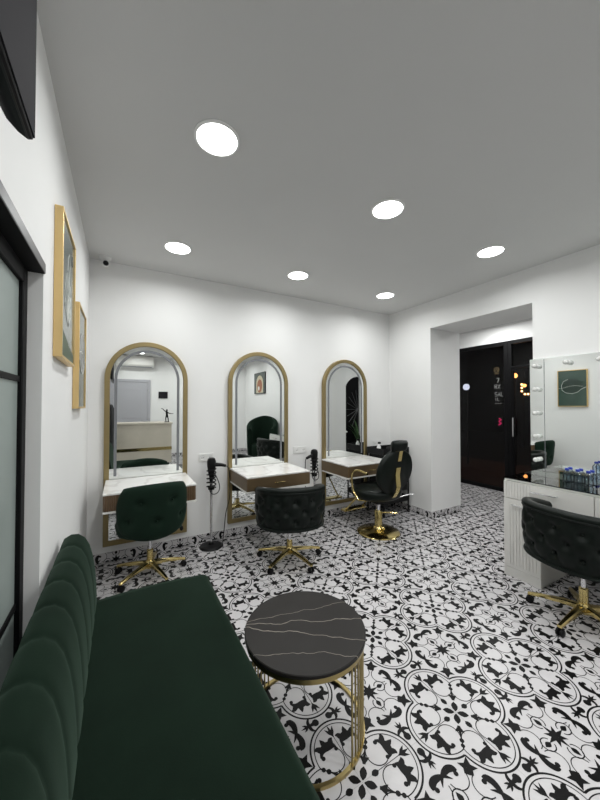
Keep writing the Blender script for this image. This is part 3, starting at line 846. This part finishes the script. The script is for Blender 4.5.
for x in (-.2,.38):
    for y in (SY0+.10,SY1-.10): MB().lathe([(0,0),(.018,0),(.022,.052),(0,.052)],14,c=(x-.10,y-oy,0)).build('foot','goldsat',e)
def sofa_back():
    prof = [(-.105,.40),(-.105,.46),(-.108,.54),(-.114,.62),(-.124,.69),(-.138,.745),(-.157,.783),(-.182,.803),(-.208,.805),(-.232,.792),(-.246,.765),(-.252,.70),(-.252,.20),(-.20,.20),(-.12,.20)]
    pd = []
    n = len(prof)
    for i in range(n):
        a = prof[max(i-1,0)]; b = prof[min(i+1,n-1)]; dx, dz_ = b[0]-a[0], b[1]-a[1]; l = math.hypot(dx,dz_); pd.append((dz_/l,-dx/l))
    ch = .166; P = []
    N = 200
    for k in range(N+1):
        y = SY1-(SY1-SY0)*k/N
        f = ((SY1-y)/ch) % 1.0; b = (1-abs(2*f-1)**5)
        d = min(y-SY0, SY1-y); e_ = 1 if d > .03 else sqrt(max(0,1-(1-d/.03)**2))
        row = []
        for i, (x, z) in enumerate(prof):
            am = (.007*b if 0 < i < 10 else 0)
            nx, nz = pd[i]
            px, pz = x+nx*am, z+nz*am
            if i < 11:
                px = -.20+(px+.20)*(.72+.28*e_) if True else px; pz = .5+(pz-.5)*(.93+.07*e_)
            row.append((px-.10, y-oy, pz))
        P.append(row)
    return MB().grid(P, closed_v=True, cap=True)
sofa_back().build('backrest','velvet',e,smooth=60)

# ------------------------------------------------------------------ coffee table
TX, TY, TZ, TR = .748, 1.282, .436, .275
e = empty('side_table', (TX,TY,0), 'round black marble side table on a gold wire base beside the sofa', 'table')
MB().lathe([(0,TZ-.018),(TR-.003,TZ-.018),(TR,TZ-.015),(TR,TZ-.003),(TR-.003,TZ),(0,TZ)],72).build('marble_top','blackmarble',e)
MB().lathe([(TR-.03,TZ-.040),(TR-.006,TZ-.040),(TR-.006,TZ-.0185),(TR-.03,TZ-.0185),(TR-.03,TZ-.040)],72).build('top_ring','goldsat',e)
MB().lathe([(TR-.020,0),(TR-.006,0),(TR-.006,.014),(TR-.020,.014),(TR-.020,0)],72).build('floor_ring','goldsat',e)
for a0 in (-60, 120):
    for k in range(6):
        a = radians(a0+(k-2.5)*5.6); x, y = (TR-.013)*cos(a), (TR-.013)*sin(a)
        MB().tube([(x,y,.010),(x,y,TZ-.038)],.0042,8).build('rod','goldsat',e)
for a0 in (18,138,258):
    a = radians(a0); b = radians(a0+120)
    MB().tube([((TR-.03)*cos(a),(TR-.03)*sin(a),TZ-.028),((TR-.03)*cos(b),(TR-.03)*sin(b),TZ-.028)],.008,8).build('top_brace','goldsat',e)

# ------------------------------------------------------------------ dressing table with bulb mirror
VX, VY0, VY1, VZ = 2.90, .335, 1.552, .832
e = empty('dressing_table', (XR,(VY0+VY1)/2,0), 'white fluted dressing table with glass top against the right wall', 'dressing table')
vy = (VY0+VY1)/2; hw = (VY1-VY0)/2; D = XR-VX
zb_, zt_ = .660, VZ-.008
c = MB(); c.box((-D+.018,-hw+.001,zt_-.018),(-.001,hw-.001,zt_)); c.box((-D+.018,-hw+.002,zb_),(-.001,hw-.002,zb_+.018)); c.box((-.02,-hw+.001,zb_+.018),(-.001,hw-.001,zt_-.018))
c.box((-D+.018,-hw+.001,zb_+.018),(-.02,-hw+.018,zt_-.018)); c.box((-D+.018,hw-.018,zb_+.018),(-.02,hw-.001,zt_-.018)); c.build('carcass','whitelac',e,bevel=.001)
MB().box((-D,-hw,VZ-.0075),(-.001,hw,VZ)).build('glass_top','glasstop',e)
def flutes(mb, y0, y1, z0, z1, pitch=.0235):
    n = max(1, round((y1-y0)/pitch)); p = (y1-y0)/n
    pts = []
    for k in range(n):
        a = y0+k*p; pts += [(a,0.0),(a+p*.12,0.0),(a+p*.14,-.005),(a+p*.98,-.005)]
    pts.append((y1,0.0))
    xs = -D+.006
    f = [(y, xs+d) for y, d in pts]
    out = [(xs+d, y) for y, d in pts]+[(-D+.018,y1),(-D+.018,y0)]
    mb.prism([(x,y) for x,y in out], z0, z1, axis='z'); return mb
for s in (1,-1):
    y0, y1 = (0.003, hw-.003) if s > 0 else (-hw+.003, -.003)
    d = MB()
    yf0, yf1 = (hw-.205, hw-.003) if s > 0 else (-hw+.003, -hw+.205)
    yp0, yp1 = (.003, hw-.205) if s > 0 else (-hw+.205, -.003)
    flutes(d, yf0, yf1, zb_+.004, zt_-.022); d.box((-D+.001,yp0,zb_+.004),(-D+.018,yp1,zt_-.022))
    dr = d.build('drawer','whitelac',e,smooth=0)
    yc = s*hw/2
    MB().tube([(-D+.002,yc-.088,.752),(-D-.022,yc-.088,.752),(-D-.022,yc+.088,.752),(-D+.002,yc+.088,.752)],.0055,8).build('handle','chrome',dr)
    # pedestal
    pd0, pd1 = (hw-.277, hw) if s > 0 else (-hw, -hw+.277)
    MB().box((-D+.018,pd0,0),(-.001,pd1,zb_-.0005)).build('pedestal','whitelac',e,bevel=.001)
    dd = MB(); dd.box((-D+.001,pd0,0.0),(-D+.0178,pd1,.075)); dd.build('plinth','whitelac',e)
    dd = MB(); flutes(dd, pd0+.03, pd1-.03, .105, zb_-.03)
    for a, b, z0, z1 in ((pd0+.002,pd0+.03,.078,zb_-.003),(pd1-.03,pd1-.002,.078,zb_-.003),(pd0+.03,pd1-.03,.078,.105),(pd0+.03,pd1-.03,zb_-.03,zb_-.003)): dd.box((-D+.001,a,z0),(-D+.018,b,z1))
    dd = dd.build('cabinet_door','whitelac',e,smooth=0)
    yh = pd1-.13 if s > 0 else pd0+.13
    MB().tube([(-D+.002,yh-.055,.612),(-D-.02,yh-.055,.612),(-D-.02,yh+.055,.612),(-D+.002,yh+.055,.612)],.005,8).build('handle','chrome',dd)

BZ0, BZ1, BY0, BY1 = VZ, 1.892, .30, 1.588
e = empty('lighted_mirror', (XR,(BY0+BY1)/2,BZ0), 'frameless rectangular mirror edged with round bulbs above the white dressing table', 'mirror')
by = (BY0+BY1)/2; bw = (BY1-BY0)/2; bh = BZ1-BZ0
MB().box((-.030,-bw,0.001),(-.001,bw,bh)).build('mirror_glass','mirror',e,smooth=0)
g = MB()
for s in (-1,1): g.box((-.0312,s*(bw-.118)-.0022,.004),(-.0300,s*(bw-.118)+.0022,bh-.005))
g.build('etched_line','strip',e,smooth=0)
def vbulb(y, z):
    s = MB().lathe([(0,0),(.020,0),(.020,.010),(.015,.018),(0,.018)][::1],16,axis='x')
    s.v = [(-.030-x, yy+y, zz+z) for x,yy,zz in s.v]
    so = s.build('bulb_socket','plate',e)
    b = MB().lathe([(0,.016),(.010,.016),(.012,.024),(.018,.032),(.0215,.044),(.020,.056),(.013,.064),(.005,.067),(0,.0675)],18,axis='x')
    b.v = [(-.030-x, yy+y, zz+z) for x,yy,zz in b.v]
    b.build('bulb','bulb',so)
for s in (1,-1):
    for z in (1.822,1.602,1.378,1.160,.940): vbulb(s*(bw-.060), z-BZ0)
for k in range(4): vbulb(1.285-by-k*.226, 1.832-BZ0)

# ------------------------------------------------------------------ small water bottles on the dressing table
first = None
for i in range(2):
    for j in range(3):
        x, y = 3.13+i*.066+random.uniform(-.003,.003), 1.185-j*.068+random.uniform(-.003,.003)
        if first is None:
            o = first = empty('water_bottle', (x,y,VZ), '', 'bottle')
            MB().lathe([(0,0),(.025,0),(.0285,.006),(.0285,.040),(.026,.044),(.0285,.048),(.0285,.070),(.024,.082),(.014,.092),(.0125,.100),(0,.100)],18).build('bottle_body','bottle',o)
            MB().lathe([(.0290,.049),(.0292,.049),(.0292,.069),(.0290,.069)],18).build('label_band','bottle',o)
            MB().lathe([(0,.099),(.0145,.099),(.0145,.113),(.012,.116),(0,.116)],14).build('cap','blue',o)
        else: o = copy_tree(first); o.location = (x,y,VZ)
        o['label'] = 'small clear water bottle with blue cap in the cluster on the glass-topped dressing table'
        o['group'] = 'water bottles on the dressing table'

# ------------------------------------------------------------------ glass shop front and the lobby
MY0, MY1 = 2.845, 2.965
def shop_part(mb, y0, y1, z0, z1, x0=XS-.03, x1=XS+.04): mb.box((x0-XS,y0,z0),(x1-XS,y1,z1)); return mb
wn = empty('window_1', (XS,0,0), 'tall dark shop window in black frame left of the glass door', 'window'); wn['kind'] = 'structure'
f = MB(); shop_part(f,MY0+.06,MY1,0,2.525); shop_part(f,YN-.06,YN,0,2.525); shop_part(f,MY1,YN-.06,2.455,2.525); shop_part(f,MY1,YN-.06,0,.07); f.build('window_frame','blackmetal',wn,bevel=.004)
g = MB(); shop_part(g,MY1-.005,YN-.055,.065,2.46,XS-.004,XS+.004); g.build('pane','glass',wn)
dn = empty('door_2', (XS,0,0), 'black framed glass entrance door with transom beside the shop window', 'door'); dn['kind'] = 'structure'
f = MB(); shop_part(f,MY0-.0,MY0+.058,0,2.525); shop_part(f,1.80,1.86,0,2.525); shop_part(f,1.86,MY0,2.465,2.525); shop_part(f,1.86,MY0,2.06,2.10); f.build('door_frame','blackmetal',dn,bevel=.004)
f = MB()
for y0,y1,z0,z1 in ((MY0-.022,MY0-.004,.01,2.055),(1.865,1.91,.01,2.055),(1.91,MY0-.022,.01,.08),(1.91,MY0-.022,2.03,2.055)): shop_part(f,y0,y1,z0,z1,XS-.02,XS+.025)
lf_ = f.build('door_leaf','blackmetal',dn,bevel=.003)
g = MB(); shop_part(g,1.905,MY0-.018,.075,2.035,XS-.004,XS+.004); g.build('pane','glass',lf_)
g = MB(); shop_part(g,1.855,MY0+.002,2.095,2.47,XS-.004,XS+.004); g.build('transom_pane','glass',dn)
MB().tube([(-.02,MY0-.03,.95),(-.06,MY0-.03,.95),(-.06,MY0-.03,1.25),(-.02,MY0-.03,1.25)],.011,10).build('door_handle','chrome',lf_)
w2 = empty('window_2', (XS,0,0), 'second dark shop window right of the entrance door', 'window'); w2['kind'] = 'structure'
f = MB(); shop_part(f,YS,YS+.06,0,2.525); shop_part(f,YS+.06,1.798,2.455,2.525); shop_part(f,YS+.06,1.798,0,.07); f.build('window_frame','blackmetal',w2,bevel=.004)
g = MB(); shop_part(g,YS+.055,1.8,.065,2.46,XS-.004,XS+.004); g.build('pane','glass',w2)

# stickers on the window, seen from inside
def strokes_mesh(items, x, th=.0015):
    mb = MB()
    for pts, w_ in items:
        for q in stroke(pts, w_): mb.prism(q, x, x+th, axis='x')
    return mb
e = empty('window_lettering', (XS-.006,3.075,1.34), 'column of small white lettering and emblem stuck on the dark shop window', 'sticker')
it = []
def glyph(y, z, h_, kind):
    w_ = h_*.55; t = h_*.16
    S = {'7':[[(0,1),(1,1),(.4,0)]], 'R':[[(0,0),(0,1),(.9,1),(.9,.55),(0,.5)],[(.35,.5),(1,0)]], '%':[[(1,1),(0,0)],[(0,1),(.25,.8)],[(1,0),(.75,.2)]],
         'I':[[(.5,0),(.5,1)]], 'S':[[(1,1),(0,.9),(0,.55),(1,.45),(1,.05),(0,0)]], 'L':[[(0,1),(0,0),(.9,0)]], 'A':[[(0,0),(.5,1),(1,0)],[(.2,.35),(.8,.35)]], '-':[[(0,.5),(1,.5)]]}
    strokes_mesh([([(y-px*w_, z+pz*h_) for px,pz in pl], t) for pl in S[kind]], -.002).build('letter','sticker',e,smooth=0)
for row, z, h_ in (('7',.50,.075),('R%',.40,.065),('SAL',.27,.065),('IL',.19,.055),('---',.12,.05)):
    for k, ch in enumerate(row): glyph(.05-k*h_*.78 + (0 if len(row)>1 else -.03), z, h_, ch)
em = []
em.append((arc(.02,.72,.040,0,2*pi,20),.007)); em.append(([(.055,.655),(-.02,.655)],.008)); em.append(([(.035,.705),(.02,.74),(.0,.70)],.008))
strokes_mesh(em, -.002).build('emblem','stickergold',e,smooth=0)
e = empty('small_neon_sign', (XS-.03,3.03,1.12), 'small pink neon sign glowing low on the shop window', 'sign')
MB().tube([(0,.025,0),(0,-.02,.03),(0,.025,.06),(0,-.02,.09),(0,.02,.11)],.006,8).build('neon_tube','pink',e)
MB().box((.008,-.04,-.015),(.022,.04,.125)).build('backing','black',e)

# ------------------------------------------------------------------ dark arch and plant in the lobby (seen in the third mirror)
e = empty('arched_niche', (5.38,YS,0), 'tall black arched panel on the lobby wall behind the palm', 'panel')
mb = MB(); mb.prism([(-.44,.02),(.0,.02),(.0,2.20)]+[(.44*cos(pi/2+pi/2*k/20), 1.76+.44*sin(pi/2+pi/2*k/20)) for k in range(1,21)], .001, .025, axis='y'); mb.build('panel','blackmetal',e,smooth=0)
s = MB()
for k in range(8):
    a = radians(100+k*20); s.tube([(-.03,.030,1.35),(-.03+.38*cos(a),.030,1.35+.5*sin(a))],.006,6)
s.build('ray_inlay','greymetal',e)
struct(MB().box((5.39,YS,0),(XS-.035,YS+.10,H)).build('wall_lobby_pilaster','wall'))
e = empty('potted_palm', (5.16,.74,0), 'green palm in a white pot in front of the black arch', 'plant')
MB().lathe([(0,0),(.10,0),(.13,.30),(.135,.32),(.12,.32),(.115,.28),(0,.28)],28).build('pot','pot',e)
MB().lathe([(0,.27),(.114,.27),(.114,.288),(0,.292)],20).build('soil','soil',e)
for k in range(14):
    a = k*2.4; ln = .75+.35*random.random(); up = .75+.45*random.random(); P = []
    for i in range(9):
        t = i/8; rr = (.02+.28*t**1.6)*ln; z = .28+up*ln*(t-.28*t**3); w_ = .028*sin(pi*min(1,t*.93+.07))
        c_, s_ = cos(a), sin(a); P.append([(rr*c_-w_*s_, rr*s_+w_*c_, z+.006),(rr*c_,rr*s_,z),(rr*c_+w_*s_, rr*s_-w_*c_, z+.006)])
    MB().grid(P).build('leaf','leaf',e)
e = empty('flower_vase', (4.66,.62,0), 'tall pale floor vase with white blossoms beside the lobby palm', 'vase')
MB().lathe([(0,0),(.07,0),(.10,.15),(.09,.42),(.05,.56),(.06,.62),(.05,.62),(.04,.57),(0,.57)],26).build('vase_body','pot',e)
for k in range(9):
    a = k*2.399; q = MB().tube([(0,0,.56),(.05*cos(a),.05*sin(a),.72),(.10*cos(a)*(.5+k/9),.10*sin(a)*(.5+k/9),.80+.03*(k % 4))],.004,6).build('stem','leaf',e)
    MB().sphere((.10*cos(a)*(.5+k/9),.10*sin(a)*(.5+k/9),.81+.03*(k % 4)),.032,10,7,(1,1,.75)).build('blossom','lamprim',q)

# ------------------------------------------------------------------ street outside
struct(MB().box((XS+.06,-6,-.14),(XS+3.2,12,-.06)).build('pavement','paving'))
struct(MB().box((XS+3.2,-10,-.22),(XS+14,16,-.16)).build('street','asphalt'))
struct(MB().box((XS+14,-12,-.2),(XS+15,22,7)).build('facade_opposite','facade'))
e = empty('string_lights', (XS+8,6.33,-.83), 'row of warm marquee bulbs on the building across the street', 'lights')
MB().box((.02,-.95,2.66),(.10,.30,2.80)).box((.02,.16,2.80),(.10,.30,3.6)).box((.02,-.95,-.16),(.10,-.85,2.66)).box((.02,.20,-.16),(.10,.30,2.66)).build('sign_board','facade',e)
for k in range(3): MB().sphere((0,.23,2.84+k*.13),.036,10,8).build('bulb','warm',e)
for k in range(9): MB().sphere((0,.12-k*.11,2.72),.036,10,8).build('bulb','warm',e)
e = empty('street_lantern', (XS+3.0,4.31,-.26), 'warm lantern on a black post outside the glass door', 'lamp')
MB().lathe([(0,0),(.08,0),(.05,.05),(.03,.1),(.03,2.40),(0,2.40)],16).build('post','blackmetal',e)
MB().sphere((0,0,2.46),.062,14,10).build('globe','warm2',e)
MB().tube([(0,0,2.36),(0,-.16,2.30),(0,-.22,2.24)],.012,8).build('bracket','blackmetal',e)
MB().sphere((0,-.22,2.20),.042,12,8).build('small_globe','warm2',e)
e = empty('hanging_round_sign', (XS+2.2,5.08,-.05), 'round lit white sign on a post outside the shop window', 'sign')
MB().lathe([(0,-.02),(.08,-.02),(.08,.02),(0,.02)],32,c=(0,0,1.98),axis='x').build('sign_face','signwhite',e)
MB().tube([(.04,0,-.06),(.04,0,2.1)],.025,10).build('post','blackmetal',e)
ld = bpy.data.lights.new('street_lamp_glow','POINT'); ld.energy = 14; ld.color = (1,.5,.25); ld.shadow_soft_size = .1
lo_ = bpy.data.objects.new('street_lamp_glow', ld); COL.objects.link(lo_); lo_.location = (XS+2.6,4.0,2.1)

# ------------------------------------------------------------------ behind the camera (seen in the mirrors)
e = empty('reception_counter', (.46,-1.62,0), 'pale beige reception counter with a gold band, behind the camera', 'counter')
MB().box((-.60,-.22,.10),(.60,.36,1.01)).build('body','beige',e,bevel=.004)
MB().box((-.62,-.26,1.0105),(.62,.38,1.05)).build('counter_top','beige',e,bevel=.004)
MB().box((-.603,.3605,.405),(.603,.366,.475)).build('gold_band','gold',e)
MB().box((-.56,-.20,0),(.56,.32,.0995)).build('plinth','blackmetal',e)
# figurine with raised arms
e = empty('figurine', (.97,-1.42,1.05), 'dark metal dancer figurine standing on the reception counter', 'figurine')
MB().box((-.05,-.04,0),(.05,.04,.015)).build('base','blackmetal',e,bevel=.003)
f = MB(); f.tube([(-.02,0,.014),(-.025,0,.08),(-.01,0,.15),(0,0,.19)],[.010,.012,.017,.02],10); f.tube([(.035,0,.014),(.03,0,.08),(.012,0,.15),(0,0,.18)],[.010,.012,.017,.02],10)
f.tube([(0,0,.15),(0,0,.19),(0,0,.235),(0,0,.262)],[.024,.022,.030,.012],12); f.sphere((0,0,.285),.024,12,8,(.85,.9,1.15))
f.tube([(.01,0,.245),(-.05,0,.27),(-.10,0,.325),(-.13,0,.33)],[.012,.011,.008,.006],8); f.tube([(0,0,.245),(.05,0,.21),(.10,0,.205),(.15,0,.20)],[.012,.011,.008,.005],8)
f.build('figure','blackmetal',e)
d3 = empty('door_3', (.22,YR,0), 'grey panelled door in the rear wall', 'door'); d3['kind'] = 'structure'
f = MB(); f.box((-.49,.001,0),(-.43,.05,2.16)); f.box((.43,.001,0),(.49,.05,2.16)); f.box((-.43,.001,2.09),(.43,.05,2.16)); f.build('door_frame','greydoor',d3,bevel=.003)
MB().box((-.428,.001,0.005),(.428,.035,2.088)).build('door_leaf','greydoor',d3)
for z0, z1 in ((.20,.95),(1.10,1.90)):
    p = MB(); p.box((-.28,.035,z0),(.28,.041,z1)); p.build('door_panel','greydoor',d3,bevel=.004)
MB().tube([(.36,.035,1.02),(.36,.075,1.02),(.25,.075,1.02)],.010,8).build('door_handle','chrome',d3)
for z in (.25,1.05,1.85): MB().lathe([(0,z-.05),(.011,z-.05),(.011,z+.05),(0,z+.05)],10,c=(.435,.052,0)).build('hinge','chrome',d3)
e = empty('wall_panel', (1.04,YR,1.65), 'small black control panel on the rear wall above the counter', 'panel')
MB().box((-.12,.001,0),(.12,.02,.19)).build('casing','black',e,bevel=.006)
MB().box((-.10,.0201,.02),(.10,.0215,.17)).build('display','screen',e)
e = empty('air_conditioner', (.33,YR,2.50), 'white wall air conditioner above the grey rear door', 'air conditioner')
MB().prism([(.001,.0),(.15,.0),(.20,.05),(.215,.14),(.20,.29),(.001,.29)], -.45, .45, axis='x').build('casing','whitelac',e,bevel=.012,seg=3)
MB().box((-.40,.10,-.012),(.40,.17,.004)).build('air_flap','strip',e)
# picture on the right wall
e = empty('picture_frame', (XR,-1.62,1.79), 'dark picture of an arch and rust coloured disc, seen in the middle mirror', 'picture', group=None)
f = MB(); W, Hh, t = .80, .60, .012
f.box((-.03,-W/2,0),(-.001,-W/2+t,Hh)); f.box((-.03,W/2-t,0),(-.001,W/2,Hh)); f.box((-.03,-W/2+t,0),(-.001,W/2-t,t)); f.box((-.03,-W/2+t,Hh-t),(-.001,W/2-t,Hh)); f.build('frame','blackmetal',e)
MB().box((-.024,-W/2+t,t),(-.004,W/2-t,Hh-t)).build('print','artdark',e)
MB().prism([(-.25,.02)]+[(-.25*cos(pi*k/20),.30+.22*sin(pi*k/20)) for k in range(21)]+[(.25,.02)], -.0255, -.0241, axis='x').build('arch_shape','artsand',e,smooth=0)
MB().prism(arc(0,.22,.19,0,2*pi,30)[:-1], -.0268, -.0256, axis='x').build('disc_shape','artbrown',e,smooth=0)
MB().prism(arc(-.06,.15,.06,0,2*pi,24)[:-1], -.0280, -.0269, axis='x').build('small_disc_shape','artline',e,smooth=0)
# waiting armchair seen in the middle mirror
e = empty('barrel_armchair', (3.07,-.48,0), 'tall green velvet barrel armchair against the right wall, seen in the middle mirror', 'armchair', rz=radians(35))
P = []
for i in range(49):
    a = radians(-90-125+250*i/48); d = abs(a+pi/2)/radians(125); t = 1.19-.30*d**1.6; R = .38; row = []
    for f_, rr, z in ((0,R-.03,.12),(.5,R,.45),(1,R+.01,t-.05),(0,R-.01,t-.012),(0,R-.045,t),(0,R-.08,t-.012),(0,R-.10,t-.05),(0,R-.10,.40),(0,R-.10,.12)): row.append((rr*cos(a),rr*sin(a),z))
    P.append(row)
MB().grid(P, closed_v=True, cap=True).build('backrest','velvet',e,smooth=50)
MB().lathe([(0,.14),(.27,.14),(.28,.3),(.28,.44),(.25,.49),(0,.50)],36).build('seat','velvet',e,smooth=50)
for k in range(4):
    a = radians(45+90*k); MB().tube([(.24*cos(a),.24*sin(a),.15),(.27*cos(a),.27*sin(a),.0)],[.018,.012],10).build('leg','gold',e)

# black garment added as stand-in for an unidentified dark sliver in the first mirror
e = empty('garment_stand_in', (XL,-.97,1.46), 'long black garment on a hook by the left wall, added as stand-in for a dark shape in the first mirror', 'garment')
MB().tube([(.001,0,.02),(.05,0,.02),(.07,0,.035),(.075,0,.06)],.008,8).build('hook','chrome',e)
P = []
for z, w_, d in ((.005,.03,.02),(-.03,.10,.035),(-.08,.17,.05),(-.20,.19,.055),(-.45,.18,.06),(-.75,.20,.065),(-1.02,.22,.07)):
    P.append([(.078+d*sin(2*pi*k/40)*(1+.16*sin(6*2*pi*k/40)), w_*cos(2*pi*k/40), z+.012*sin(5*2*pi*k/40)) for k in range(40)])
MB().grid(P, closed_v=True, cap=True).build('cloth','darkcloth',e,smooth=60)
